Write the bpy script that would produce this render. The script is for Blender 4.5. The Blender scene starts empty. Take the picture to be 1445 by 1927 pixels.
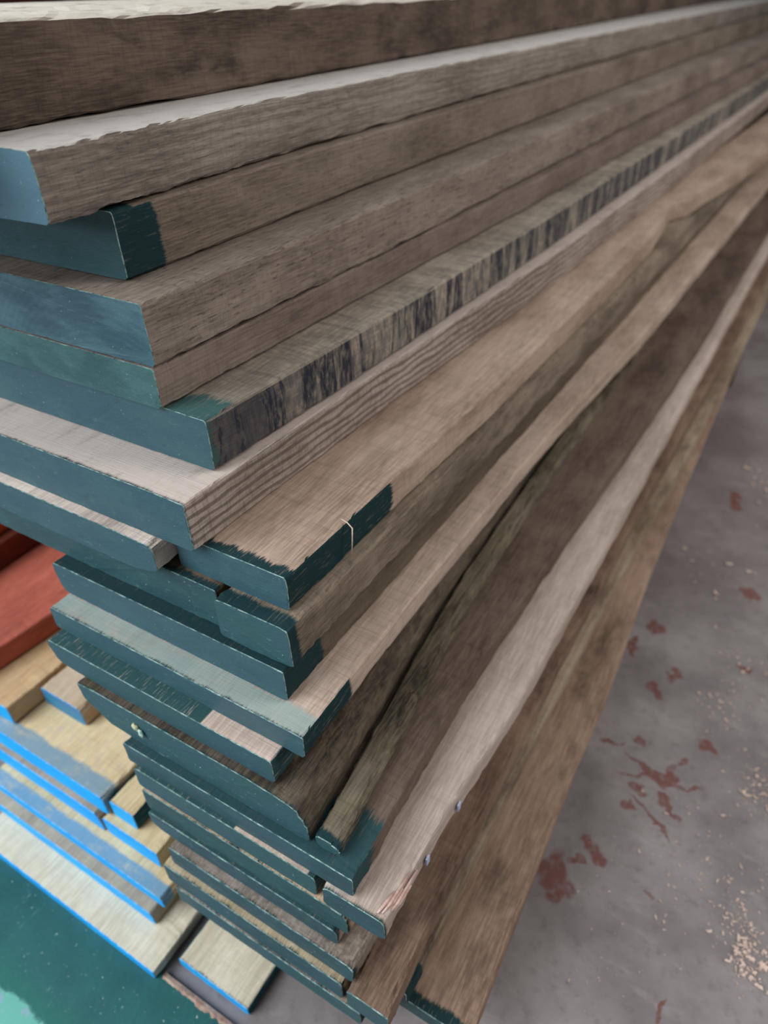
import bpy, bmesh, math, random
from mathutils import Matrix, Vector, noise

# ------------------------------------------------------------------ camera, light, exposure
S = 0.075            # one stack unit in metres
H = 0.90             # eye height above the floor
scene = bpy.context.scene
col = scene.collection

cam_data = bpy.data.cameras.new('camera')
cam = bpy.data.objects.new('camera', cam_data)
col.objects.link(cam)
R3 = Matrix(((0.86296, -0.28881, 0.41459), (0.50485, 0.52624, -0.68425), (-0.02055, 0.79978, 0.59994)))
cam.matrix_world = Matrix.Translation((0, 0, H)) @ R3.to_4x4()
cam_data.sensor_fit = 'VERTICAL'
cam_data.sensor_height = 36.0
cam_data.lens = 1311.3 / 1927 * 36.0
cam_data.clip_start = 0.01
cam_data.dof.use_dof = True
cam_data.dof.focus_distance = 0.53
cam_data.dof.aperture_fstop = 4.2
scene.camera = cam

world = bpy.data.worlds.new('world')
scene.world = world
world.use_nodes = True
bg = world.node_tree.nodes['Background']
bg.inputs[0].default_value = (0.80, 0.90, 1.0, 1)
bg.inputs[1].default_value = 0.20

def area(name, loc, target, size, power, color):
    d = bpy.data.lights.new(name, 'AREA')
    d.shape = 'RECTANGLE'; d.size, d.size_y = size
    d.energy = power; d.color = color
    o = bpy.data.objects.new(name, d); col.objects.link(o)
    o.location = loc
    o.rotation_euler = (Vector(target) - Vector(loc)).to_track_quat('-Z', 'Y').to_euler()
    return o
# daylight through the open shed door on the left, and a skylight over the aisle
area('door_daylight', (-1.6, -1.45, 2.1), (-0.6, 0.25, 0.4), (2.2, 2.0), 118, (0.86, 0.94, 1.0))
area('skylight', (2.2, 1.7, 2.7), (0.0, 1.3, 0.2), (1.3, 3.4), 78, (1.0, 0.96, 0.92))

scene.view_settings.view_transform = 'Standard'
scene.view_settings.look = 'None'
scene.view_settings.gamma = 1.0
scene.view_settings.use_curve_mapping = False
scene.view_settings.exposure = 0.0

rnd = random.Random(7)

# ------------------------------------------------------------------ material helpers
def srgb(r, g, b):
    f = lambda c: (c / 255 / 12.92) if c / 255 <= 0.04045 else ((c / 255 + 0.055) / 1.055) ** 2.4
    return (f(r), f(g), f(b), 1)

class NT:
    def __init__(self, name):
        self.m = bpy.data.materials.new(name); self.m.use_nodes = True
        self.t = self.m.node_tree; self.n = self.t.nodes; self.l = self.t.links
        self.b = self.n['Principled BSDF']
        self.tc = self.n.new('ShaderNodeTexCoord')
    def link(self, a, b): self.l.new(a, b)
    def val(self, inp, v):
        if hasattr(v, 'is_linked') or isinstance(v, bpy.types.NodeSocket): self.l.new(v, inp)
        else: inp.default_value = v
    def mapping(self, scale, loc=(0, 0, 0), src=None, rot=(0, 0, 0)):
        n = self.n.new('ShaderNodeMapping'); n.inputs['Scale'].default_value = scale
        n.inputs['Location'].default_value = loc; n.inputs['Rotation'].default_value = rot
        self.link(src or self.tc.outputs['Object'], n.inputs[0]); return n.outputs[0]
    def noise(self, vec, scale=1.0, detail=4, rough=0.55, dist=0.0):
        n = self.n.new('ShaderNodeTexNoise'); n.inputs['Scale'].default_value = scale
        n.inputs['Detail'].default_value = detail; n.inputs['Roughness'].default_value = rough
        n.inputs['Distortion'].default_value = dist
        self.link(vec, n.inputs['Vector']); return n.outputs[0]
    def math(self, op, a, b=0.0, c=0.0, clamp=False):
        n = self.n.new('ShaderNodeMath'); n.operation = op; n.use_clamp = clamp
        self.val(n.inputs[0], a); self.val(n.inputs[1], b)
        if len(n.inputs) > 2: self.val(n.inputs[2], c)
        return n.outputs[0]
    def step(self, v, lo, hi, a=0.0, b=1.0):
        n = self.n.new('ShaderNodeMapRange'); n.interpolation_type = 'SMOOTHSTEP'
        self.val(n.inputs[0], v)
        n.inputs[1].default_value = lo; n.inputs[2].default_value = hi
        n.inputs[3].default_value = a; n.inputs[4].default_value = b
        return n.outputs[0]
    def mix(self, f, a, b, mode='MIX'):
        n = self.n.new('ShaderNodeMix'); n.data_type = 'RGBA'; n.blend_type = mode
        self.val(n.inputs[0], f); self.val(n.inputs[6], a); self.val(n.inputs[7], b)
        return n.outputs[2]
    def sep(self, v):
        n = self.n.new('ShaderNodeSeparateXYZ'); self.link(v, n.inputs[0]); return n.outputs
    def bump(self, h, strength, dist, prev=None):
        n = self.n.new('ShaderNodeBump'); n.inputs['Strength'].default_value = strength
        n.inputs['Distance'].default_value = dist; self.link(h, n.inputs['Height'])
        if prev is not None: self.link(prev, n.inputs['Normal'])
        return n.outputs[0]

TEAL_DARK = (0.006, 0.030, 0.034, 1)

def wood(name, light, dark, seed, wrap_top=0.0, wrap_side=0.0, wrap_amp=0.006, paint=TEAL_DARK,
         saw=0.5, grain=0.5, pores=0.0, bars=0.0, moss=0.0, dirt=0.4, stripes=0.0, dust=0.0, wash=None, bare=None, toptint=None):
    """rough sawn timber, long grain along y"""
    g = NT(name)
    off = (seed * 1.37, seed * 0.61, seed * 2.11)
    P = g.tc.outputs['Object']
    # blotches
    big = g.noise(g.mapping((14, 5, 14), off), 1, 4, 0.6)
    c = g.mix(g.step(big, 0.32, 0.68), dark, light)
    # long grain
    warp = g.noise(g.mapping((30, 14, 30), off), 1, 2, 0.5)
    gr = g.noise(g.mapping((150, 5, 240), off), 1, 4, 0.6, 1.2)
    c = g.mix(g.math('MULTIPLY', g.step(gr, 0.40, 0.66), 0.55 * grain), c, tuple(x * 0.42 for x in dark[:3]) + (1,))
    fine = g.noise(g.mapping((600, 40, 700), off), 1, 3, 0.6)
    c = g.mix(g.step(fine, 0.35, 0.7, 0.0, 0.35), c, tuple(min(1, x * 1.45) for x in light[:3]) + (1,))
    nrm = g.n.new('ShaderNodeNewGeometry').outputs['Normal']
    nz = g.sep(nrm)[2]
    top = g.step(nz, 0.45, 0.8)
    # cross saw marks
    sm = g.noise(g.mapping((18, 900, 120), off), 1, 3, 0.65)
    sm2 = g.noise(g.mapping((10, 170, 40), off), 1, 2, 0.6)
    smm = g.math('ADD', g.math('MULTIPLY', sm, 0.6), g.math('MULTIPLY', sm2, 0.4))
    c = g.mix(g.math('MULTIPLY', g.step(smm, 0.48, 0.62), 0.42 * saw), c, tuple(x * 0.45 for x in dark[:3]) + (1,))
    if stripes:
        # bold wavy annual rings on the sawn edge
        st = g.n.new('ShaderNodeTexWave'); st.wave_type = 'BANDS'; st.bands_direction = 'Z'
        st.inputs['Scale'].default_value = 38; st.inputs['Distortion'].default_value = 4.5
        st.inputs['Detail'].default_value = 3; st.inputs['Detail Scale'].default_value = 1.4
        g.link(g.mapping((0.6, 0.30, 1.0), off), st.inputs['Vector'])
        c = g.mix(g.math('MULTIPLY', g.step(st.outputs[0], 0.45, 0.85), 0.75 * stripes), c, tuple(x * 0.40 for x in dark[:3]) + (1,))
    if pores:
        po = g.noise(g.mapping((420, 75, 420), off), 1, 2, 0.5)
        pm = g.step(po, 0.60, 0.68)
        c = g.mix(g.math('MULTIPLY', pm, 0.8 * pores), c, tuple(x * 0.22 for x in dark[:3]) + (1,))
    # soil
    d1 = g.noise(g.mapping((22, 9, 30), tuple(-o for o in off)), 1, 6, 0.7)
    c = g.mix(g.math('MULTIPLY', g.step(d1, 0.50, 0.72), dirt), c, (0.030, 0.022, 0.017, 1))
    if bars:
        # dark blue-black sticker stains running across the edge
        b1 = g.noise(g.mapping((3, 42, 5), off), 1, 3, 0.75, 0.6)
        b2 = g.noise(g.mapping((90, 190, 60), off), 1, 4, 0.7)
        bm = g.math('MULTIPLY', g.step(b1, 0.42, 0.54), g.step(b2, 0.30, 0.60, 0.35, 1.0))
        side = g.step(nz, 0.15, 0.5, 1.0, 0.30)
        c = g.mix(g.math('MULTIPLY', g.math('MULTIPLY', g.step(b2, 0.34, 0.62), side), 0.7 * bars), c, (0.10, 0.10, 0.108, 1))
        far = g.step(g.sep(P)[1], 0.02, 0.10)
        sol = g.step(g.sep(P)[1], 0.05, 0.14, 0.75, 0.0)
        c = g.mix(g.math('MULTIPLY', g.math('MULTIPLY', g.math('MAXIMUM', bm, sol), side), bars), c, (0.022, 0.024, 0.036, 1))
    if moss:
        m1 = g.noise(g.mapping((90, 30, 90), off), 1, 5, 0.75)
        c = g.mix(g.math('MULTIPLY', g.step(m1, 0.50, 0.62), moss), c, (0.30, 0.26, 0.11, 1))
        m2 = g.noise(g.mapping((160, 24, 160), (seed, 3, 1)), 1, 5, 0.75)
        c = g.mix(g.math('MULTIPLY', g.step(m2, 0.48, 0.60), moss * 0.8), c, (0.035, 0.026, 0.018, 1))
    if dust:
        u1 = g.noise(g.mapping((120, 120, 120), off), 1, 6, 0.8)
        c = g.mix(g.math('MULTIPLY', g.step(u1, 0.45, 0.62), dust), c, (0.62, 0.50, 0.40, 1))
    if toptint:  # sky light painted into the colour of upward faces
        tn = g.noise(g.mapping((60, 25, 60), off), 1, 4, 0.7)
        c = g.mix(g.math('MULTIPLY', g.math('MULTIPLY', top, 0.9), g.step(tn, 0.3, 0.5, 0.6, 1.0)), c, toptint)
    y = g.sep(P)[1]
    rag = g.noise(g.mapping((620, 16, 620), off), 1, 4, 0.8)
    rag = g.math('ADD', g.math('MULTIPLY', rag, 0.55), g.math('MULTIPLY', g.noise(g.mapping((45, 10, 45), off), 1, 3, 0.6), 0.45))
    rag = g.math('MULTIPLY', g.math('SUBTRACT', rag, 0.5), wrap_amp * 4)
    if wash:
        wc, wd = wash
        wn = g.noise(g.mapping((25, 60, 25), off), 1, 5, 0.7)
        wy = g.math('ADD', y, g.math('MULTIPLY', g.math('SUBTRACT', wn, 0.5), wd * 0.7))
        c = g.mix(g.math('MULTIPLY', g.step(wy, wd * 0.75, wd, 0.82, 0.0), g.step(wn, 0.25, 0.5, 0.45, 1.0)), c, wc)
    rough_v = 0.85
    if wrap_top or wrap_side:
        lim = g.math('ADD', g.math('MULTIPLY', top, wrap_top), g.math('MULTIPLY', g.math('SUBTRACT', 1.0, top), wrap_side))
        pm = g.step(g.math('SUBTRACT', g.math('ADD', y, rag), lim), -0.002, 0.002, 1.0, 0.0)
        worn = g.noise(g.mapping((560, 45, 560), off), 1, 4, 0.7)
        pm = g.math('MULTIPLY', pm, g.step(worn, 0.32, 0.44, 0.6, 1.0))
        if bare:
            x = g.math('ADD', g.sep(P)[0], g.math('MULTIPLY', g.math('SUBTRACT', rag, 0.0), 0.2))
            bm_ = g.math('MULTIPLY', g.step(x, bare[0] * S - .001, bare[0] * S + .001), g.step(x, bare[1] * S - .001, bare[1] * S + .001, 1.0, 0.0))
            pm = g.math('MULTIPLY', pm, g.math('SUBTRACT', 1.0, g.math('MULTIPLY', bm_, top)))
        c = g.mix(pm, c, paint)
    g.link(c, g.b.inputs['Base Color'])
    g.b.inputs['Roughness'].default_value = rough_v
    g.b.inputs['Specular IOR Level'].default_value = 0.25
    h = g.math('ADD', g.math('MULTIPLY', gr, 0.5), g.math('ADD', g.math('MULTIPLY', sm, 0.55 * saw + 0.1), g.math('MULTIPLY', fine, 0.35)))
    nb = g.bump(h, 0.75, 0.0012)
    nb = g.bump(big, 0.5, 0.004, nb)
    g.link(nb, g.b.inputs['Normal'])
    return g.m

def endpaint(name, c1, c2, seed, speck=0.5, rings=0.0, spec=0.35, crust=(0.16, 0.30, 0.28, 1)):
    g = NT(name)
    off = (seed * 3.1, seed * 1.3, seed * 0.7)
    a = g.noise(g.mapping((16, 16, 40), off), 1, 4, 0.6)
    c = g.mix(g.step(a, 0.35, 0.65), c1, c2)
    s = g.noise(g.mapping((420, 420, 420), off), 1, 2, 0.5)
    c = g.mix(g.math('MULTIPLY', g.step(s, 0.73, 0.77), speck), c, (0.55, 0.62, 0.60, 1))
    s2 = g.noise(g.mapping((70, 70, 200), off), 1, 5, 0.8)
    c = g.mix(g.math('MULTIPLY', g.step(s2, 0.56, 0.72), 0.45 * speck), c, crust)
    s3 = g.noise(g.mapping((30, 30, 110), tuple(-o for o in off)), 1, 5, 0.75)
    c = g.mix(g.math('MULTIPLY', g.step(s3, 0.60, 0.74), 0.5), c, tuple(x * 0.4 for x in c1[:3]) + (1,))
    g.link(c, g.b.inputs['Base Color'])
    g.b.inputs['Roughness'].default_value = 0.5
    g.b.inputs['Specular IOR Level'].default_value = spec
    fi = g.noise(g.mapping((500, 500, 700), off), 1, 3, 0.6)
    nb = g.bump(fi, 0.35, 0.0008)
    nb = g.bump(s2, 0.35, 0.0015, nb)
    if rings:
        w = g.n.new('ShaderNodeTexWave'); w.wave_type = 'RINGS'; w.rings_direction = 'Y'
        w.inputs['Scale'].default_value = 55; w.inputs['Distortion'].default_value = 2.5
        w.inputs['Detail'].default_value = 2; w.inputs['Detail Scale'].default_value = 0.6
        g.link(g.mapping((1, 1, 1), (0.05, 0, 0.09)), w.inputs['Vector'])
        nb = g.bump(w.outputs[0], rings, 0.0012, nb)
    g.link(nb, g.b.inputs['Normal'])
    return g.m

def plain(name, c1, c2, scale=30, rough=0.8, bump=0.3, bd=0.002, spec=0.3):
    g = NT(name)
    a = g.noise(g.mapping((scale,) * 3), 1, 6, 0.65)
    g.link(g.mix(g.step(a, 0.35, 0.65), c1, c2), g.b.inputs['Base Color'])
    g.b.inputs['Roughness'].default_value = rough
    g.b.inputs['Specular IOR Level'].default_value = spec
    g.link(g.bump(a, bump, bd), g.b.inputs['Normal'])
    return g.m

# ------------------------------------------------------------------ object helpers
def mesh_obj(name, verts, faces, mat, parent=None, loc=(0, 0, 0), smooth=False):
    me = bpy.data.meshes.new(name)
    me.from_pydata(verts, [], faces); me.update()
    bm = bmesh.new(); bm.from_mesh(me)
    bmesh.ops.recalc_face_normals(bm, faces=bm.faces)
    bm.to_mesh(me); bm.free()
    if smooth:
        for p in me.polygons: p.use_smooth = True
    me.materials.append(mat)
    o = bpy.data.objects.new(name, me); col.objects.link(o)
    o.location = loc
    if parent: o.parent = parent
    return o

def tag(o, label=None, cat=None, group=None, kind=None):
    if label: o['label'] = label
    if cat: o['category'] = cat
    if group: o['group'] = group
    if kind: o['kind'] = kind
    return o

def interp(pts, y, slope):
    """x of the right-hand edge at distance y"""
    if len(pts) == 1: return pts[0][1] + (y - pts[0][0]) * slope
    if y >= pts[-1][0]:
        return pts[-1][1] + (y - pts[-1][0]) * slope
    if y <= pts[0][0]:
        return pts[0][1] + (y - pts[0][0]) * (pts[1][1] - pts[0][1]) / (pts[1][0] - pts[0][0])
    for i in range(len(pts) - 1):
        (a, xa), (b, xb) = pts[i], pts[i + 1]
        if a <= y <= b:
            t = (y - a) / (b - a)
            m = lambda k: ((pts[min(k + 1, len(pts) - 1)][1] - pts[max(k - 1, 0)][1]) /
                           (pts[min(k + 1, len(pts) - 1)][0] - pts[max(k - 1, 0)][0]))
            m0, m1 = m(i), (m(i + 1) if i + 1 < len(pts) - 1 else slope)
            h = b - a
            return ((2*t**3 - 3*t*t + 1) * xa + (t**3 - 2*t*t + t) * h * m0
                    + (-2*t**3 + 3*t*t) * xb + (t**3 - t*t) * h * m1)

def board(name, label, zt, zb, yf, edge, xl, wmat, emat, length=60, slope=0.02, group=None,
          bev=0.03, wane=None, wane_l=None, chip=0.02, seed=1, notch=None, wave=0.0, cat='board', wane_br=None, wl_bot=None):
    """a sawn board; all sizes in stack units. edge = [(y, x of right edge), ...]"""
    if zt < zb: zt, zb = zb, zt
    yf0 = yf
    xr0 = interp(edge, yf0, slope)
    t = zt - zb - 0.012
    w = xr0 - xl
    # ring of profile points as (x, z, kind); x is measured from the right edge, 0 .. -w
    prof = []
    b = bev
    # bottom left -> bottom right
    if wl_bot: 
        wx, wz = wl_bot
        for k in range(5):
            a = k / 4 * math.pi / 2
            prof.append((-w + wx * (1 - math.cos(a)), wz * (1 - math.sin(a)), 'w'))
    else:
        prof.append((-w, b, 'e')); prof.append((-w + b, 0, 'e'))
    n = 4
    for k in range(1, n): prof.append((-w + b + (w - 2 * b) * k / n, 0, 'f'))
    if wane_br:
        wx, wz = wane_br
        for k in range(5):
            a = k / 4 * math.pi / 2
            prof.append((-wx * (1 - math.sin(a)), wz * (1 - math.cos(a)), 'w'))
    else:
        prof.append((-b, 0, 'e')); prof.append((0, b, 'e'))
    if wane:
        wx, wz = wane
        prof.append((0, max((t - wz) * 0.5, b * 1.5), 's'))
        for k in range(9):
            a = k / 8 * math.pi / 2
            prof.append((-wx * (1 - math.cos(a)), (t - wz) + wz * math.sin(a), 'w'))
    else:
        for k in range(1, 4): prof.append((0, b + (t - 2 * b) * k / 4, 's'))
        prof.append((0, t - b, 'e')); prof.append((-b * 0.35, t - b * 0.3, 'e')); prof.append((-b, t, 'e'))
    wx = wane[0] if wane else b
    wlx = wane_l[0] if wane_l else b
    n = 10
    for k in range(1, n):
        prof.append((-wx - (w - wx - wlx) * (k / n), t, 'f'))
    if wane_l:
        wx2, wz2 = wane_l
        for k in range(5):
            a = k / 4 * math.pi / 2
            prof.append((-w + wx2 * (1 - math.sin(a)), t - wz2 * (1 - math.cos(a)), 'w'))
    else:
        prof.append((-w + b, t, 'e')); prof.append((-w, t - b, 'e'))
    np_ = len(prof)
    # rings along the length
    ys = [0.0]; d = 0.035
    while ys[-1] < length:
        ys.append(ys[-1] + d); d = min(d * 1.032, 0.8)
    so = seed * 7.77
    verts = []
    for y in ys:
        dx = interp(edge, yf0 + y, slope) - xr0
        if wave: dx += wave * (noise.noise(Vector((y * 0.35, so, 0))) )
        nt = 0
        if notch:
            for (ny, nd, na, nb) in notch:
                if ny - na < y < ny: nt += nd * (1 - (ny - y) / na) ** 1.6
                elif ny <= y < ny + nb: nt += nd * (1 - (y - ny) / nb)
        for i, (px, pz, kd) in enumerate(prof):
            x, z = px, pz
            if kd == 'e':
                v = Vector((y * 1.6, i // 2 * 3.3 + so, 1))
                e = chip * (0.5 + noise.noise(v) + 0.7 * noise.noise(v * 3.1) + 0.6 * noise.noise(v * 9.7))
                e = max(0, e)
                cx = 1 if px > -w / 2 else -1; cz = 1 if pz > t / 2 else -1
                x -= cx * e * 0.6; z -= cz * e * 0.6
            elif kd == 'w':
                v = Vector((y * 0.9, px * 5 + so, pz * 5))
                e = chip * 1.6 * (0.3 + noise.noise(v) + 0.6 * noise.noise(v * 2.7) + 0.5 * noise.noise(v * 7))
                cx = 1 if px > -w / 2 else -1; cz = 1 if pz > t / 2 else -1
                x -= cx * e * 0.7; z = z - cz * max(e, 0) * 0.7 
            elif kd == 's':
                x -= chip * 0.35 * max(0, 0.4 + noise.noise(Vector((y * 2.2, pz * 4, so))))
            z = min(max(z, 0.0), t)
            if px > -w * 0.5: x -= nt * max(0, 1 + px / (w * 0.5))
            verts.append(((x + dx) * S, y * S, z * S))
    faces = []
    for r in range(len(ys) - 1):
        for i in range(np_):
            j = (i + 1) % np_
            faces.append((r * np_ + i, r * np_ + j, (r + 1) * np_ + j, (r + 1) * np_ + i))
    faces.append(tuple(range(np_))[::-1])
    faces.append(tuple((len(ys) - 1) * np_ + i for i in range(np_)))
    o = mesh_obj(name, verts, faces, wmat, None, (xr0 * S, yf0 * S, zb * S + H))
    tag(o, label, cat, group)
    # painted end coat: a film on the end grain with a slightly ragged rim
    if emat:
        cv = []
        m = []
        for i in range(np_):
            a = Vector(verts[i]); bq = Vector(verts[(i + 1) % np_])
            k = max(1, int((bq - a).length / 0.0035))
            for q in range(k): m.append(a.lerp(bq, q / k))
        cx = sum(p.x for p in m) / len(m); cz = sum(p.z for p in m) / len(m)
        back, front = [], []
        for p in m:
            e = 0.00035 + 0.0009 * noise.noise(Vector((p.x * 160, p.z * 160, so)))
            nx = 1 if p.x > -w * S * 0.02 - 0.0005 else (-1 if p.x < -w * S + 0.002 else 0)
            nzv = 1 if p.z > t * S - 0.0035 else (-1 if p.z < 0.0035 else 0)
            back.append((p.x, 0.0003, p.z))
            front.append((p.x - nx * 0.0006 + nx * e * 0.5, -0.0009 - 0.0004 * noise.noise(Vector((p.x * 90, so, p.z * 90))),
                          p.z - nzv * 0.0003 + nzv * min(e, 0.0002)))
        L = len(m)
        fs = [(i, (i + 1) % L, L + (i + 1) % L, L + i) for i in range(L)]
        # fan the front over an inner ring so that it shades evenly
        fs.append(tuple(L + i for i in range(L)))
        c = mesh_obj('painted_end', back + front, fs, emat, o)
        c['label'] = 'end grain sealed with coloured paint'
        c.data.materials.append(CRUST_BLUE if 'blue' in emat.name else CRUST)
        for i, p in enumerate(c.data.polygons):
            if i < L: p.material_index = 1
    return o

# ------------------------------------------------------------------ materials
CRUST = plain('dried_paint_rim', (0.035, 0.10, 0.10, 1), (0.36, 0.50, 0.46, 1), 130, .6, .3)
CRUST_BLUE = plain('blue_paint_rim', (0.01, 0.30, 0.85, 1), (0.30, 0.62, 0.90, 1), 130, .6, .3)
T1 = (0.036, 0.092, 0.118, 1); T2 = (0.046, 0.108, 0.126, 1); T3 = (0.032, 0.094, 0.100, 1); T4 = (0.026, 0.070, 0.082, 1)
def tp(seed, a=T1, b=T2, **k): return endpaint('teal_end_paint', a, b, seed, **k)

W_L = srgb(168, 148, 132); W_D = srgb(122, 104, 92)
def wd(seed, l=W_L, d=W_D, **k): return wood('weathered_sawn_wood', l, d, seed, **k)

# ------------------------------------------------------------------ setting: floor and walls
def floor_material():
    g = NT('stained_concrete')
    P = g.tc.outputs['Object']
    a = g.noise(g.mapping((5, 5, 5)), 1, 6, 0.6)
    c = g.mix(g.step(a, 0.35, 0.65), srgb(120, 111, 110), srgb(150, 142, 140))
    b = g.noise(g.mapping((1.7, 0.9, 1), (3, 1, 0)), 1, 5, 0.65, 0.8)
    c = g.mix(g.step(b, 0.42, 0.66, 0.0, 0.5), c, srgb(105, 92, 90))
    d = g.noise(g.mapping((60, 60, 60)), 1, 5, 0.7)
    c = g.mix(g.step(d, 0.5, 0.75, 0.0, 0.45), c, srgb(88, 80, 78))
    e = g.noise(g.mapping((14, 40, 1), (0, 0, 0), None, (0, 0, 0.5)), 1, 5, 0.7)
    c = g.mix(g.step(e, 0.55, 0.75, 0.0, 0.35), c, srgb(172, 164, 160))
    # spilled red oxide paint: ragged drops and smears
    wn = g.n.new('ShaderNodeTexNoise'); wn.inputs['Scale'].default_value = 38; wn.inputs['Detail'].default_value = 5
    g.link(P, wn.inputs['Vector'])
    sub = g.n.new('ShaderNodeVectorMath'); sub.operation = 'SUBTRACT'; g.link(wn.outputs[1], sub.inputs[0]); sub.inputs[1].default_value = (0.5, 0.5, 0.5)
    sc = g.n.new('ShaderNodeVectorMath'); sc.operation = 'SCALE'; g.link(sub.outputs[0], sc.inputs[0]); sc.inputs['Scale'].default_value = 0.045
    ad = g.n.new('ShaderNodeVectorMath'); ad.operation = 'ADD'; g.link(sc.outputs[0], ad.inputs[0]); g.link(P, ad.inputs[1])
    stains = [(-0.62, 6.30, .27, .42, 0.2), (-0.15, 7.02, .24, .17, -0.5), (-0.40, 6.75, .10, .10, 0),
              (0.55, 8.95, .07, .80, -1.35), (0.60, 8.60, .22, .12, -0.6), (0.83, 9.61, .09, .13, 0.2), (0.66, 9.15, .10, .34, -0.25),
              (0.25, 9.0, .06, .50, 1.15), (0.78, 8.46, .05, .30, 0.9), (0.20, 8.55, .14, .08, 0), (0.08, 8.12, .12, .12, 0), (0.55, 8.1, .04, .55, 1.0),
              (-0.09, 9.64, .10, .11, 0), (-0.50, 9.3, .16, .08, .4),
              (-0.05, 11.02, .10, .24, 0.4), (0.18, 11.64, .13, .26, -0.4), (-0.48, 12.89, .22, .24, 0.3), (1.13, 10.12, .20, .12, -0.2),
              (1.34, 5.2, .05, .20, -0.2), (1.28, 15.09, .30, .22, 0), (-0.81, 12.04, .10, .35, 0), (0.9, 6.76, .10, .04, -.4), (1.5, 12.6, .16, .1, .3),
              (2.3, 13.5, .3, .12, .3), (0.3, 19, .2, .5, .2)]
    mask = None
    for (x, y, rx, ry, an) in stains:
        n = g.n.new('ShaderNodeMapping'); n.vector_type = 'TEXTURE'
        n.inputs['Location'].default_value = (x * S, y * S, 0)
        n.inputs['Rotation'].default_value = (0, 0, an)
        n.inputs['Scale'].default_value = (rx * S, ry * S, 1)
        g.link(ad.outputs[0], n.inputs[0])
        ln = g.n.new('ShaderNodeVectorMath'); ln.operation = 'LENGTH'
        fl = g.n.new('ShaderNodeVectorMath'); fl.operation = 'MULTIPLY'; g.link(n.outputs[0], fl.inputs[0]); fl.inputs[1].default_value = (1, 1, 0)
        g.link(fl.outputs[0], ln.inputs[0])
        v = g.step(ln.outputs['Value'], 0.75, 1.1, 1.0, 0.0)
        mask = v if mask is None else g.math('MAXIMUM', mask, v)
    wear = g.noise(g.mapping((90, 90, 1)), 1, 4, 0.7)
    c = g.mix(g.math('MULTIPLY', mask, g.step(wear, 0.3, 0.55, 0.35, 0.85)), c, srgb(112, 62, 54))
    g.link(c, g.b.inputs['Base Color'])
    g.b.inputs['Roughness'].default_value = 0.62
    g.b.inputs['Specular IOR Level'].default_value = 0.3
    g.link(g.bump(g.math('ADD', d, a), 0.25, 0.003), g.b.inputs['Normal'])
    return g.m

ZF = -12.0
fl = mesh_obj('floor', [(-6, -3, 0), (6, -3, 0), (6, 9, 0), (-6, 9, 0), (-6, -3, -.1), (6, -3, -.1), (6, 9, -.1), (-6, 9, -.1)],
              [(0, 1, 2, 3), (7, 6, 5, 4), (0, 4, 5, 1), (1, 5, 6, 2), (2, 6, 7, 3), (3, 7, 4, 0)], floor_material())
tag(fl, kind='structure')
def boxv(x0, x1, y0, y1, z0, z1):
    return ([(x0, y0, z0), (x1, y0, z0), (x1, y1, z0), (x0, y1, z0), (x0, y0, z1), (x1, y0, z1), (x1, y1, z1), (x0, y1, z1)],
            [(3, 2, 1, 0), (4, 5, 6, 7), (0, 1, 5, 4), (1, 2, 6, 5), (2, 3, 7, 6), (3, 0, 4, 7)])
wm = plain('dark_red_wall_paint', srgb(92, 44, 34), srgb(60, 30, 25), 3)
gm = plain('grey_wall_plaster', srgb(96, 88, 82), srgb(70, 64, 60), 3)
tag(mesh_obj('wall_left', *boxv(-6.1, -6, 0.9, 9, 0, 3.2), wm), kind='structure')
tag(mesh_obj('wall_back', *boxv(-6, 6, 9, 9.1, 0, 3.2), gm), kind='structure')

# green painted steel sheet under the blue-ended boards
def green_material():
    g = NT('worn_green_paint')
    P = g.tc.outputs['Object']
    a = g.noise(g.mapping((9, 9, 9)), 1, 5, 0.6)
    c = g.mix(g.step(a, 0.3, 0.7), srgb(14, 80, 80), srgb(28, 96, 94))
    b = g.noise(g.mapping((70, 25, 70), (0, 0, 0), None, (0, 0, 0.9)), 1, 5, 0.8)
    c = g.mix(g.step(b, 0.60, 0.74, 0, 0.6), c, srgb(120, 165, 158))
    s = g.noise(g.mapping((230, 230, 230)), 1, 2, 0.6)
    c = g.mix(g.step(s, 0.68, 0.74, 0, 0.8), c, srgb(190, 205, 195))
    y = g.sep(P)[1]
    rn = g.noise(g.mapping((20, 20, 20), (5, 5, 5)), 1, 5, 0.7)
    yy = g.math('ADD', y, g.math('MULTIPLY', g.math('SUBTRACT', rn, 0.5), 0.035))
    # worn mint coloured front border
    c = g.mix(g.step(yy, 0.036, 0.042, 0.9, 0.0), c, srgb(104, 178, 160))
    vio = g.noise(g.mapping((40, 40, 40), (9, 5, 5)), 1, 4, 0.7)
    c = g.mix(g.math('MULTIPLY', g.step(yy, 0.030, 0.040, 1.0, 0.0), g.step(vio, 0.55, 0.65, 0, 0.8)), c, srgb(160, 150, 190))
    c = g.mix(g.math('MULTIPLY', g.step(yy, 0.040, 0.075, 1.0, 0.0), g.step(yy, 0.036, 0.044)), c, srgb(14, 98, 86))
    g.link(c, g.b.inputs['Base Color'])
    g.b.inputs['Roughness'].default_value = 0.45
    g.link(g.bump(g.math('ADD', a, b), 0.3, 0.002), g.b.inputs['Normal'])
    return g.m
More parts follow.
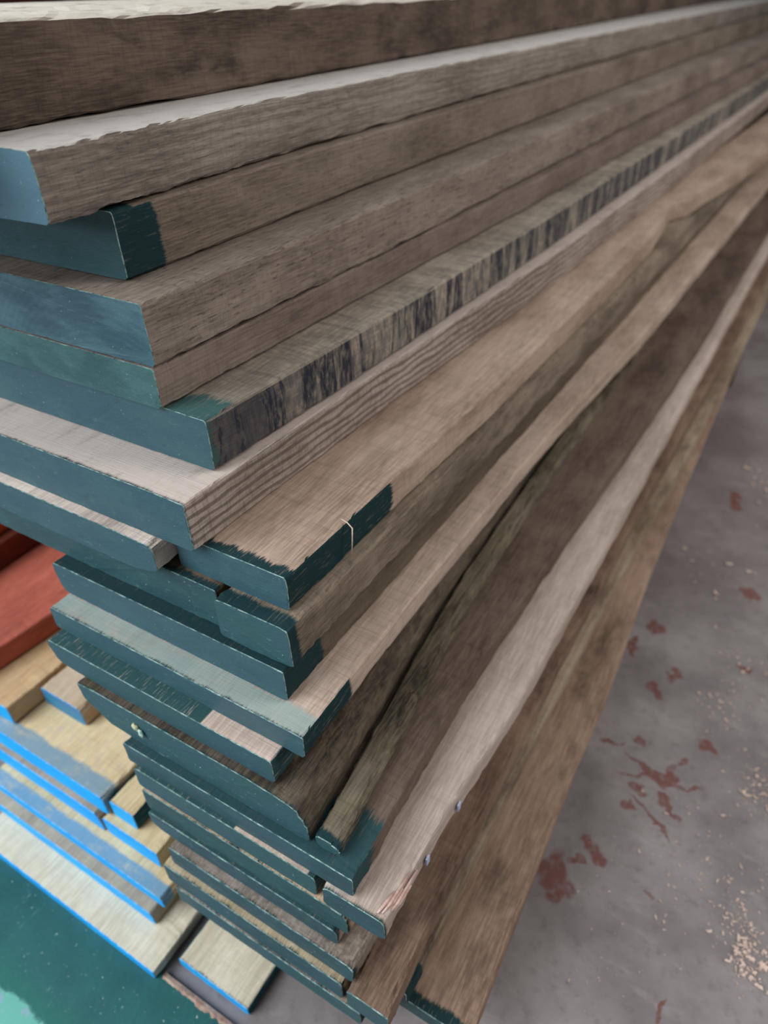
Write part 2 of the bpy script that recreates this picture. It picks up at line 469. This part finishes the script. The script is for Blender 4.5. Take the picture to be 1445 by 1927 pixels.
def green_plate():
    gv, gf = [], []
    nx, rows = 260, [(0.0, 0.0), (0.0, .95), (.12, 1.0), (.5, 1.0), (.9, 1.0), (1.0, 1.0)]
    x0, x1 = -15.5, -2.6
    y0, y1, th = 0.02, 1.86, 0.055
    ny = len(rows)
    for i in range(nx + 1):
        x = x0 + (x1 - x0) * i / nx
        fr = 0.05 * noise.noise(Vector((x * 2.0, 0, 3))) + 0.03 * noise.noise(Vector((x * 8, 0, 3)))
        bk = 0.02 * noise.noise(Vector((x * 2.5, 9, 3))) + 0.015 * noise.noise(Vector((x * 9, 9, 3)))
        for (fy, fz) in rows:
            yy = y0 + (y1 - y0) * fy + fr * (1 - fy) + bk * fy
            gv.append((x * S, yy * S, th * fz * S + 0.0002))
        gv.append((x * S, (y1 + bk) * S, 0.0002))
    m = ny + 1
    for i in range(nx):
        for k in range(m):
            k2 = (k + 1) % m
            gf.append((i * m + k, i * m + k2, (i + 1) * m + k2, (i + 1) * m + k))
    gf.append(tuple(range(m))); gf.append(tuple(nx * m + k for k in range(m)))
    o = mesh_obj('green_sheet', gv, gf, green_material())
    tag(o, 'worn green painted sheet lying on the floor at bottom left, under the blue-ended boards', 'sheet')
    # raw chipped lip along its far edge
    lv, lf = [], []
    n = 150; xa, xb = -5.25, -2.7
    for i in range(n + 1):
        x = xa + (xb - xa) * i / n
        w0 = 0.045 + 0.05 * max(0, noise.noise(Vector((x * 3, 1, 1)))) + 0.03 * noise.noise(Vector((x * 14, 1, 1)))
        lv += [(x * S, (1.86 - w0) * S, th * S + .0003), (x * S, 1.845 * S, th * S + 0.003 + 0.0012 * noise.noise(Vector((x * 9, 2, 1)))), (x * S, 1.90 * S, th * S + .0018), (x * S, 1.905 * S, 0.0003), (x * S, (1.86 - w0) * S, .0004)]
    for i in range(n):
        for k in range(5):
            k2 = (k + 1) % 5
            lf.append((i * 5 + k, i * 5 + k2, i * 5 + 5 + k2, i * 5 + 5 + k))
    lf.append((0, 1, 2, 3, 4)); lf.append(tuple(n * 5 + k for k in range(5)))
    e = mesh_obj('chipped_edge', lv, lf, plain('bare_brown_edge', srgb(150, 118, 102), srgb(190, 162, 145), 120, .8, .6), o)
    e['label'] = 'chipped brown edge without paint'
green_plate()

# ------------------------------------------------------------------ main stack, from the bottom up
G = 'teal-ended boards of the tall stack'
for i, yb in enumerate((9.5, 27.0, 46.0)):
    v, f = boxv(-4.9 * S, -0.95 * S, (yb - .6) * S, (yb + .6) * S, 0, (12.0 - 10.88 - .08) * S)
    o = mesh_obj('bearer', v, f, wd(60 + i, srgb(120, 100, 84), srgb(84, 68, 56)))
    tag(o, ['square wooden bearer on the floor under the near end of the tall stack',
            'square wooden bearer on the floor under the middle of the tall stack',
            'square wooden bearer on the floor under the far end of the tall stack'][i], 'beam')
    bv = o.modifiers.new('bevel', 'BEVEL'); bv.width = 0.003; bv.segments = 2

BR_L = srgb(170, 144, 124); BR_D = srgb(122, 96, 80)
# layer: wide board at floor side
board('wooden_board', 'wide brown board lowest in the tall stack, reaching furthest out over the concrete', -10.56, -10.88, 3.03,
      [(3.1, -.77), (7.3, -.82), (9.28, -.80), (13.1, -.91), (24.5, -.94)], -4.3, wd(1, BR_L, BR_D, wrap_top=0.012, wrap_side=0.012, dirt=0.5, saw=.35), tp(1, T3, T4), group=G, slope=0.0, seed=1)
# K | I
board('wooden_board', 'narrow board with a pale worn edge lying directly on the lowest wide brown board', -10.18, -10.56, 2.97,
      [(3.0, -1.64), (8.5, -1.54), (12.1, -1.41), (17.5, -1.16), (28, -.87)], -2.0, wd(2, srgb(172, 154, 132), srgb(112, 94, 78), wrap_top=0.03, wrap_side=0.03, dirt=0.6), tp(2, T3, T4), group=G, seed=2)  # toned down and dirtied to paint in shade from the board above
board('wooden_board', 'teal-ended board at the left foot of the tall stack, beneath all others there', -10.18, -10.56, 2.5,
      [(2.5, -2.04)], -5.15, wd(3, wrap_side=.02), tp(3, T3, T1), group=G, seed=3, slope=0.0)
# H | G
board('wooden_board', 'brown board with flaking split edge and teal end, resting on the narrow pale-edged board', -9.72, -10.18, 2.51,
      [(2.52, -1.64), (4.5, -1.70), (8, -1.68), (15, -1.55), (28, -1.15)], -2.25, wd(4, srgb(148, 122, 104), srgb(98, 76, 62), dirt=.6), tp(4, T3, T1), group=G, seed=4, chip=.05)
board('wooden_board', 'lowest full-width teal-ended board, overhanging the small blue-ended board on the floor', -9.72, -10.18, 2.53,
      [(2.5, -2.31)], -5.30, wd(5, srgb(196, 176, 146), srgb(150, 132, 104), wrap_side=0.004, dirt=.2), tp(5, T1, T4, speck=1.0), group=G, seed=5, slope=0.0, chip=.02)
# F
board('wooden_board', 'teal-ended board with crisp white front rim, second full-width board from the foot', -9.29, -9.72, 2.62,
      [(2.6, -2.19)], -5.17, wd(6, srgb(150, 136, 124), srgb(104, 92, 82), wrap_side=0.006, dust=.25), tp(6, T1, T4, speck=1.0), group=G, seed=6, wane=(.08, .08))
# E1
board('wooden_board', 'teal-ended board with rounded brown side, third full-width board from the foot', -8.93, -9.29, 2.75,
      [(2.7, -2.47)], -5.58, wd(7, BR_L, BR_D, wrap_side=.004, wrap_top=.05, paint=(0.024, 0.065, 0.068, 1)), tp(7, T1, T4, speck=.9), group=G, seed=7, wane=(.10, .16), wl_bot=(.25, .2))
# R2
board('wooden_board', 'teal-ended board with rubbed paint, directly beneath the bright pale board near the foot', -8.48, -8.93, 2.8,
      [(2.8, -2.33)], -5.60, wd(8, srgb(210, 180, 150), srgb(170, 140, 110), wrap_side=.004), tp(8, T3, T4, speck=.9), group=G, seed=8, wane=(.08, .2))
# R | S
board('wooden_board', 'teal-ended board whose right end stops short beside the bright pale board', -8.06, -8.48, 2.83,
      [(2.83, -2.75)], -5.66, wd(9, srgb(220, 194, 176), srgb(190, 164, 146), wrap_side=.012, wrap_top=.05, dirt=.3, bare=(-1.2, -.12), paint=(0.024, 0.072, 0.074, 1)), tp(9, T1, T3), group=G, seed=9, slope=0.0, wane=(.06, .12), wane_l=(.1, .1))
sb = board('wooden_board', 'bright pale board with pink splintered corner, sticking out near the foot of the stack', -8.06, -8.48, 2.81,
      [(2.81, -1.82), (4.1, -1.81), (6.5, -1.64), (22.4, -1.35)], -2.66, wd(10, srgb(192, 174, 162), srgb(160, 142, 130), wrap_top=.0015, wrap_side=.002, wrap_amp=.003, dirt=.12, grain=.3, saw=.3), tp(10, T4, T1), group=G, seed=10, bev=.05, slope=.02, chip=.035)
# Q
board('wooden_board', 'teal-ended board with paint smeared over its top, lying on the bright pale board', -7.66, -8.06, 2.88,
      [(2.88, -2.25), (6.1, -2.30), (20.4, -1.70)], -5.77, wd(11, srgb(122, 104, 92), srgb(78, 64, 54), wrap_top=.055, wrap_side=.03, wrap_amp=.02, paint=(0.02, 0.06, 0.066, 1)), tp(11, T1, T4), group=G, seed=11, chip=.03)
# P | P2
PM = dict(moss=.12, dirt=.95, grain=.9)
board('wooden_board', 'thick teal-ended board with rounded mouldy bark side, low in the tall stack', -7.04, -7.66, 3.0,
      [(3.0, -2.90), (8, -3.28), (20, -3.3)], -6.52, wd(12, srgb(112, 98, 84), srgb(48, 40, 34), wrap_side=.002, **PM), tp(12, T1, T3, speck=1.1), group=G, seed=12, wane=(.50, .34), chip=.05, wl_bot=(.75, .5))  # dark bark and mould, with recess shade painted in by dirt and tone
board('wooden_board', 'thin mouldy board set back beside the thick bark-sided board, above the paint-smeared one', -7.46, -7.66, 3.02,
      [(3.02, -2.50), (8, -2.90), (20, -2.9)], -2.84, wd(13, srgb(128, 116, 98), srgb(58, 50, 42), wrap_top=.008, wrap_side=.004, **PM), tp(13, T3, T2), group=G, seed=13, wane=(.16, .09), chip=.045)
# B14
board('wooden_board', 'teal-ended board showing one bare pinkish patch on its ragged, half-painted top strip', -6.63, -7.04, 3.11,
      [(3.11, -3.38)], -7.05, wd(14, srgb(222, 196, 182), srgb(190, 164, 148), wrap_side=.03, wrap_top=.05, wrap_amp=.006, bare=(-1.02, -.03), dirt=.2, paint=(0.024, 0.072, 0.074, 1)), tp(14, T1, T3), group=G, seed=14, wl_bot=(.3, .3), slope=.03)
# B13
board('wooden_board', 'teal-ended board with long pale-green washed top strip, jutting out below the middle', -6.26, -6.63, 3.33,
      [(3.33, -3.08), (6.73, -3.05), (10.9, -2.92), (16.7, -2.55)], -7.10, wd(15, srgb(196, 174, 158), srgb(156, 132, 116), wrap_side=.07, wrap_top=.0006, wrap_amp=.004, dirt=.15, wash=(srgb(142, 160, 154), .026)), tp(15), group=G, seed=15, slope=.035)
# B12
board('wooden_board', 'teal-ended board with dark side, directly above the one with the pale-green washed strip', -5.77, -6.26, 3.63,
      [(3.67, -3.49)], -7.20, wd(16, srgb(112, 98, 82), srgb(76, 64, 52), wrap_side=.05, wrap_top=.05, wrap_amp=.008), tp(16), group=G, seed=16, slope=.025, wl_bot=(.16, .3))
# B10 | B11
board('wooden_board', 'teal-ended board with rough brush-marked paint, left neighbour of the cream-chipped one', -5.19, -5.77, 3.82,
      [(3.87, -4.48)], -8.7, wd(17, srgb(130, 108, 88), srgb(84, 68, 54), wrap_top=.006), tp(17, T3, T4, speck=.8), group=G, seed=17, slope=0)
board('wooden_board', 'teal-ended board with cream chips at its corner, right beneath the far-jutting board', -5.19, -5.77, 3.72,
      [(3.74, -3.42)], -4.44, wd(18, srgb(150, 134, 116), srgb(90, 78, 66), wrap_side=.010, wrap_top=.014, dirt=.55, pores=.3), tp(18, T1, T3, speck=1.0), group=G, seed=18, slope=.03, chip=.04)
# B8 | B9
board('wooden_board', 'teal-ended board with rounded right corners, in front left of the far-jutting board', -4.71, -5.19, 3.66,
      [(3.68, -5.14)], -9.4, wd(19, srgb(216, 198, 184), srgb(180, 160, 146)), tp(19), group=G, seed=19, wane=(.14, .1), wane_br=(.5, .14), slope=0)
b9 = board('wooden_board', 'far-jutting mid-stack board with brown top and black-green painted side near its corner', -4.71, -5.19, 3.95,
      [(3.97, -3.56), (6, -3.49), (9, -3.36), (13, -3.25), (17, -3.20), (21.3, -3.12), (29.8, -2.15)], -5.10, wd(20, srgb(184, 160, 142), srgb(140, 116, 100), wrap_side=.150, wrap_top=.010, wrap_amp=.009, dirt=.15), tp(20), group=G, seed=20, slope=.05, notch=[(17.3, .34, 3.6, .2)])
# B7
board('wooden_board', 'board with wavy ring stripes on its side, long pale top strip and teal end', -4.07, -4.71, 3.80,
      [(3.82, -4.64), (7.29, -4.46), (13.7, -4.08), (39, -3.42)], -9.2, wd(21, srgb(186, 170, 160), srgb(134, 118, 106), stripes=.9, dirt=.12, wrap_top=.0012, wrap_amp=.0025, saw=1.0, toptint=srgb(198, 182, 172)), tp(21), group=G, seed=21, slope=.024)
# B6
board('wooden_board', 'board with blue-black bar stains across its side and a green-stained top corner', -3.44, -4.07, 4.40,
      [(4.4, -4.74), (7.5, -4.55), (13.7, -4.29), (18, -4.20), (40, -3.66)], -9.6, wd(22, srgb(178, 164, 146), srgb(134, 122, 108), bars=1.0, dirt=.15, wrap_top=.03, wrap_side=.003, wrap_amp=.018, paint=(0.04, 0.10, 0.095, 1)), tp(22), group=G, seed=22, slope=.024)
# B5
board('wooden_board', 'thin board with plain brown-grey side, tucked directly under the pitted thick board', -2.97, -3.44, 4.34,
      [(4.35, -5.27), (8.6, -5.12), (15.8, -4.78), (40, -4.0)], -10.0, wd(23, srgb(138, 122, 112), srgb(104, 90, 82), dirt=.2), tp(23, T3, (0.06, .15, .145, 1)), group=G, seed=23)
# B4
board('wooden_board', 'thick board with pitted, pin-pricked side and rings showing through its teal end', -2.31, -2.97, 4.36,
      [(4.36, -5.25), (8.6, -5.10), (14.8, -5.0), (45, -4.4)], -10.0, wd(24, srgb(150, 136, 124), srgb(112, 98, 88), pores=.6, dirt=.3, grain=.6), tp(24, T1, (0.07, .15, .18, 1), rings=.12), group=G, seed=24, chip=.035)
# B3
board('wooden_board', 'third board from the top with a black-green painted band down its near side corner', -1.63, -2.31, 4.75,
      [(4.75, -5.82), (10, -5.85), (55, -5.5)], -10.2, wd(25, srgb(140, 126, 112), srgb(106, 92, 80), wrap_side=.040, wrap_top=.02, wrap_amp=.006, dirt=.25, pores=.4), tp(25, T3, T2), group=G, seed=25)
# B2
board('wooden_board', 'second board from the top, grey side with wavy grain and a light blue-teal end', -1.0, -1.63, 4.07,
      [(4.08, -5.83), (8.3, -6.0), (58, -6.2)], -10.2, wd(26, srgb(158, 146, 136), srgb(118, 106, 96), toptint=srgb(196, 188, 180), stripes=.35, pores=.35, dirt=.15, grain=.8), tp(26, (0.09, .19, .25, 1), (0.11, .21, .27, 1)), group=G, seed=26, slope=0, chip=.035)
# B1
board('wooden_board', 'topmost thick board with a dark soiled side and its top lightened as if sky-lit', -0.035, -1.0, 2.4,
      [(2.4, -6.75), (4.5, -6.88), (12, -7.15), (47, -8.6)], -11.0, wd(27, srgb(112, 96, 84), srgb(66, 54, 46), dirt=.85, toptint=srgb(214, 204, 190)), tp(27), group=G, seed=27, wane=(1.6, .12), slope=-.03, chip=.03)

# ------------------------------------------------------------------ blue-ended boards beside it
BL1 = (0.0, 0.47, 1.0, 1); BL2 = (0.0, 0.40, 0.98, 1)
def bp(seed, a=BL1, b=BL2): return endpaint('blue_end_paint', a, b, seed, speck=.35, crust=srgb(60, 170, 235), spec=.3)
YL = srgb(222, 200, 160); YD = srgb(196, 170, 126)
def yw(seed, l=YL, d=YD, **k):
    k.setdefault('dirt', .12); k.setdefault('saw', .25); k.setdefault('grain', .35)
    return wood('pale_yellow_wood', l, d, seed, **k)
GB = 'blue-ended boards of the low stack'
N = 26
BLUE = srgb(20, 110, 190)
board('wooden_board', 'small pale board flat on the floor, blue end, dark teal side, running beneath the stack', -11.99, -11.75, 2.12,
      [(2.12, -3.80)], -5.16, yw(31, srgb(226, 214, 190), srgb(196, 182, 154), wrap_side=.6, paint=(.004, .075, .11, 1), dust=.5), bp(31), length=6, group=GB, seed=31, slope=0.02, chip=.01)
board('wooden_board', 'lowest blue-ended board with the wide clean pale top, resting on the green sheet', -11.94, -11.68, 1.77,
      [(1.77, -5.31)], -9.6, yw(32, srgb(232, 218, 194), srgb(212, 196, 168), dust=.3), bp(32), length=N, group=GB, seed=32, slope=0.0)
board('wooden_board', 'blue-ended board second from the bottom of the low stack, grey top strip', -11.68, -11.33, 2.28,
      [(2.28, -5.74)], -9.9, yw(33, srgb(186, 172, 150), srgb(150, 136, 118)), bp(33), length=N, group=GB, seed=33, wane=(.1, .25), slope=0)
board('wooden_board', 'blue-ended board third from the bottom of the low stack, blue wash across its top', -11.33, -11.07, 2.46,
      [(2.46, -5.62)], -9.9, yw(34, wash=(srgb(84, 150, 186), .018)), bp(34), length=N, group=GB, seed=34, wane=(.1, .2), slope=0)
board('wooden_board', 'blue-ended board with a notched rim and grey knotty corner, below the sawdust-covered board', -11.07, -10.60, 2.80,
      [(2.80, -7.24)], -11.4, yw(35, srgb(178, 160, 140), srgb(140, 124, 106)), bp(35), length=N, group=GB, seed=35, wane=(.14, .3), slope=0)
board('wooden_board', 'plain blue-ended board running in behind the left foot of the tall stack', -11.07, -10.62, 2.82,
      [(2.82, -5.98)], -7.20, yw(36), bp(36), length=N, group=GB, seed=36, slope=0)
board('wooden_board', 'blue-ended board strewn with sawdust, its top washed blue along the front', -10.60, -10.12, 2.90,
      [(2.90, -7.09)], -12.2, yw(37, srgb(238, 212, 172), srgb(214, 182, 136), dust=.6, wash=(srgb(104, 150, 176), .024)), bp(37), length=N, group=GB, seed=37, slope=0, wane=(.06, .1))
board('wooden_board', 'small blue-ended piece with dark teal side, wedged between low stack and tall stack', -10.62, -10.20, 2.96,
      [(2.96, -6.50)], -7.04, yw(38, wrap_side=.6, paint=(.004, .075, .11, 1)), bp(38), length=N, group=GB, seed=38, slope=0)
board('wooden_board', 'blue-ended board at the left edge, lying on the sawdust-strewn board under red planks', -10.12, -9.66, 3.12,
      [(3.12, -9.50)], -13.6, yw(39, srgb(214, 180, 140), srgb(196, 160, 118)), bp(39, srgb(20, 150, 215), BL1), length=N, group=GB, seed=39, slope=0)
board('wooden_board', 'board with faded blue end and bulging yellow side, just left of the tall stack', -10.12, -9.68, 3.72,
      [(3.72, -8.38)], -9.42, yw(40, srgb(206, 184, 160), srgb(170, 140, 100)), bp(40, srgb(50, 130, 165), srgb(60, 120, 170)), length=N, group=GB, seed=40, slope=0, wane=(.10, .25))

# ------------------------------------------------------------------ red planks on top of the low stack
rm = lambda s, a=srgb(196, 104, 84), b=srgb(158, 80, 64): wood('brick_red_wood', a, b, s, dirt=.3, saw=.2, grain=.3)
GR = 'brick-red planks at the left edge'
board('red_plank', 'brick-red plank at the left edge lying on a blue-ended board, wide red top', -9.66, -9.18, 2.6, [(2.6, -10.45), (5, -10.2), (14, -9.9)], -14.2, rm(41), rm(42), length=24, group=GR, seed=41, slope=0, cat='plank')
board('red_plank', 'brick-red plank at the left edge stacked back on the wide red one, dark side', -9.18, -8.6, 2.9, [(2.9, -12.1)], -15.8, rm(43, srgb(120, 56, 38), srgb(90, 42, 32)), rm(44), length=24, group=GR, seed=43, slope=0, cat='plank')
board('red_plank', 'orange-red plank highest at the left edge, only its corner in view', -8.6, -8.2, 2.9, [(2.9, -12.3)], -15.9, rm(45, srgb(190, 92, 48), srgb(160, 76, 44)), rm(46), length=24, group=GR, seed=45, slope=0, cat='plank')

# ------------------------------------------------------------------ small parts and litter
def pt(x, y, z): return Vector((x * S, y * S, z * S + H))

def strand(name, pts, r, mat, parent=None, label=None, cat=None, flat=1.0):
    """thin tapering sliver along a list of world points"""
    verts, faces = [], []
    n = len(pts); k = 6
    for i, p in enumerate(pts):
        a = pts[max(0, i - 1)]; b = pts[min(n - 1, i + 1)]
        d = (b - a).normalized()
        u = d.cross(Vector((0, 0, 1)))
        u = u.normalized() if u.length > 1e-5 else Vector((1, 0, 0))
        v = d.cross(u)
        rr = r * (0.25 + 0.75 * math.sin(math.pi * (0.12 + 0.76 * i / (n - 1))))
        for q in range(k):
            an = 2 * math.pi * q / k
            verts.append(tuple(p + u * math.cos(an) * rr + v * math.sin(an) * rr * flat))
    for i in range(n - 1):
        for q in range(k):
            q2 = (q + 1) % k
            faces.append((i * k + q, i * k + q2, (i + 1) * k + q2, (i + 1) * k + q))
    faces.append(tuple(range(k))); faces.append(tuple((n - 1) * k + q for q in range(k)))
    o = mesh_obj(name, verts, faces, mat, None, (0, 0, 0), True)
    if parent:
        o.parent = parent
        o.matrix_parent_inverse = Matrix.Translation(parent.location).inverted()
    if label: o['label'] = label
    if cat: o['category'] = cat
    return o

fib = plain('bare_wood_fibre', srgb(226, 204, 184), srgb(200, 172, 150), 200)
pink = plain('pink_split_wood', srgb(214, 184, 172), srgb(188, 150, 136), 200)
# sliver on the jutting board
strand('splinter', [pt(-3.60, 5.02, -4.70), pt(-3.50, 4.99, -4.695), pt(-3.43, 4.98, -4.74), pt(-3.425, 4.95, -4.95), pt(-3.43, 4.93, -5.10)], .0006, fib, b9, 'pale sliver of wood')
# split fibres at the corner of the pale board
for k in range(5):
    x0 = -1.95 + k * .028 + (k % 2) * .012
    strand('splinter', [pt(x0, 2.86 + .03 * k, -8.055 - .022 * k), pt(x0 + .03, 3.0 + .03 * k, -8.05 - .022 * k), pt(x0 + .05, 3.15 + .09 * ((k * 3) % 5), -8.055 - .018 * k)], 0.0018, pink, sb, 'pink split fibre')
# plastic tags stapled to its side
tg = plain('pale_blue_plastic', srgb(196, 204, 226), srgb(180, 190, 215), 20, .5)
for (y, x) in ((4.55, -1.765), (3.75, -1.795)):
    v, f = boxv(-.0006, .0012, -.0028, .0028, -.010, .0)
    o = mesh_obj('staple_tag', v, f, tg, sb)
    w = pt(x, y, -8.22); o.location = w - sb.location
    o['label'] = 'small pale blue tag'
# lump of dried paint hanging on the thick bark-sided board
pb = None
for o in col.objects:
    if o.get('label', '').startswith('thick teal-ended board with rounded mouldy'): pb = o
def lump(parent, x, y, z, sx, sy, sz, mat, seed, name='paint_drip', label='dried pale mint paint drip'):
    bm = bmesh.new(); bmesh.ops.create_icosphere(bm, subdivisions=3, radius=1)
    for v in bm.verts:
        n = 1 + .35 * noise.noise(v.co * 1.7 + Vector((seed, 0, 0)))
        v.co = Vector((v.co.x * sx * n, v.co.y * sy * n, v.co.z * sz * n))
    me = bpy.data.meshes.new(name); bm.to_mesh(me); bm.free()
    for p in me.polygons: p.use_smooth = True
    me.materials.append(mat)
    o = bpy.data.objects.new(name, me); col.objects.link(o); o.parent = parent
    o.location = pt(x, y, z) - parent.location; o['label'] = label
    return o
mint = plain('mint_dried_paint', srgb(176, 224, 216), srgb(196, 214, 190), 150, .4, .3)
cream = plain('cream_dried_paint', srgb(210, 196, 160), srgb(160, 180, 150), 200, .5, .5)
o = lump(pb, -5.50, 2.97, -7.30, .0052, .0022, .0034, cream, 1); o.rotation_euler = (0, .7, 0)
o = lump(pb, -5.41, 2.96, -7.36, .0024, .0020, .0056, mint, 2); o.rotation_euler = (0, -.2, 0)

# wood shavings and sawdust strewn over the floor
def litter(name, spots, mat, label, cat):
    bm = bmesh.new()
    r = random.Random(11)
    for (x, y, spread, n, smin, smax) in spots:
        for _ in range(n):
            px = x + r.gauss(0, spread); py = y + r.gauss(0, spread * 1.5)
            if px < -0.55 : continue
            s = r.uniform(smin, smax) * r.choice((.8, 1, 1.2, 1.4, 2.2))
            L = s * r.uniform(.5, 1.25); W = s * r.uniform(.4, .9); T = s * .3
            m = Matrix.Translation((px * S, py * S, T * .5 + .0002)) @ Matrix.Rotation(r.uniform(0, 6.28), 4, 'Z') @ Matrix.Rotation(r.uniform(-.25, .25), 4, 'X')
            vs = [bm.verts.new(m @ Vector((a * L * (1 - .3 * (b > 0)), b * W, c * T + abs(a) * T * .6))) for a in (-1, 0, 1) for b in (-.5, .5) for c in (-.5, .5)]
            for q in (0, 4):
                A = vs[q:q + 4]; B = vs[q + 4:q + 8]
                for (i, j) in ((0, 1), (1, 3), (3, 2), (2, 0)):
                    bm.faces.new((A[i], A[j], B[j], B[i]))
            bm.faces.new((vs[0], vs[2], vs[3], vs[1])); bm.faces.new((vs[8], vs[9], vs[11], vs[10]))
    bmesh.ops.recalc_face_normals(bm, faces=bm.faces)
    me = bpy.data.meshes.new(name); bm.to_mesh(me); bm.free(); me.materials.append(mat)
    o = bpy.data.objects.new(name, me); col.objects.link(o)
    tag(o, label, cat, kind='stuff')
sm = plain('light_shavings', srgb(222, 196, 180), srgb(186, 160, 146), 90)
litter('wood_shavings', [(2.35, 6.5, .13, 150, .0009, .0024), (2.2, 7.0, .15, 90, .0008, .002), (2.0, 7.4, .25, 26, .0008, .0018),
                         (2.1, 9.7, .22, 110, .0008, .002), (1.2, 11.2, .25, 60, .001, .0022), (1.3, 12.5, .3, 50, .001, .0024), (0.4, 15.5, .5, 30, .001, .003),
                         (1.0, 20.5, .5, 60, .0015, .004), (1.35, 7.4, .30, 40, .0006, .0016), (0.9, 7.6, .35, 26, .0006, .0016), (-.3, 6.5, .25, 16, .0006, .0014),
                         (0.6, 6.2, .8, 30, .0005, .0014), (0.2, 5.6, .35, 12, .0006, .0015), (1.2, 10, 1.2, 90, .0005, .0016), (1.9, 8.2, .5, 50, .0005, .0014)],
       sm, 'pale wood shavings and crumbs strewn over the bare concrete', 'shavings')
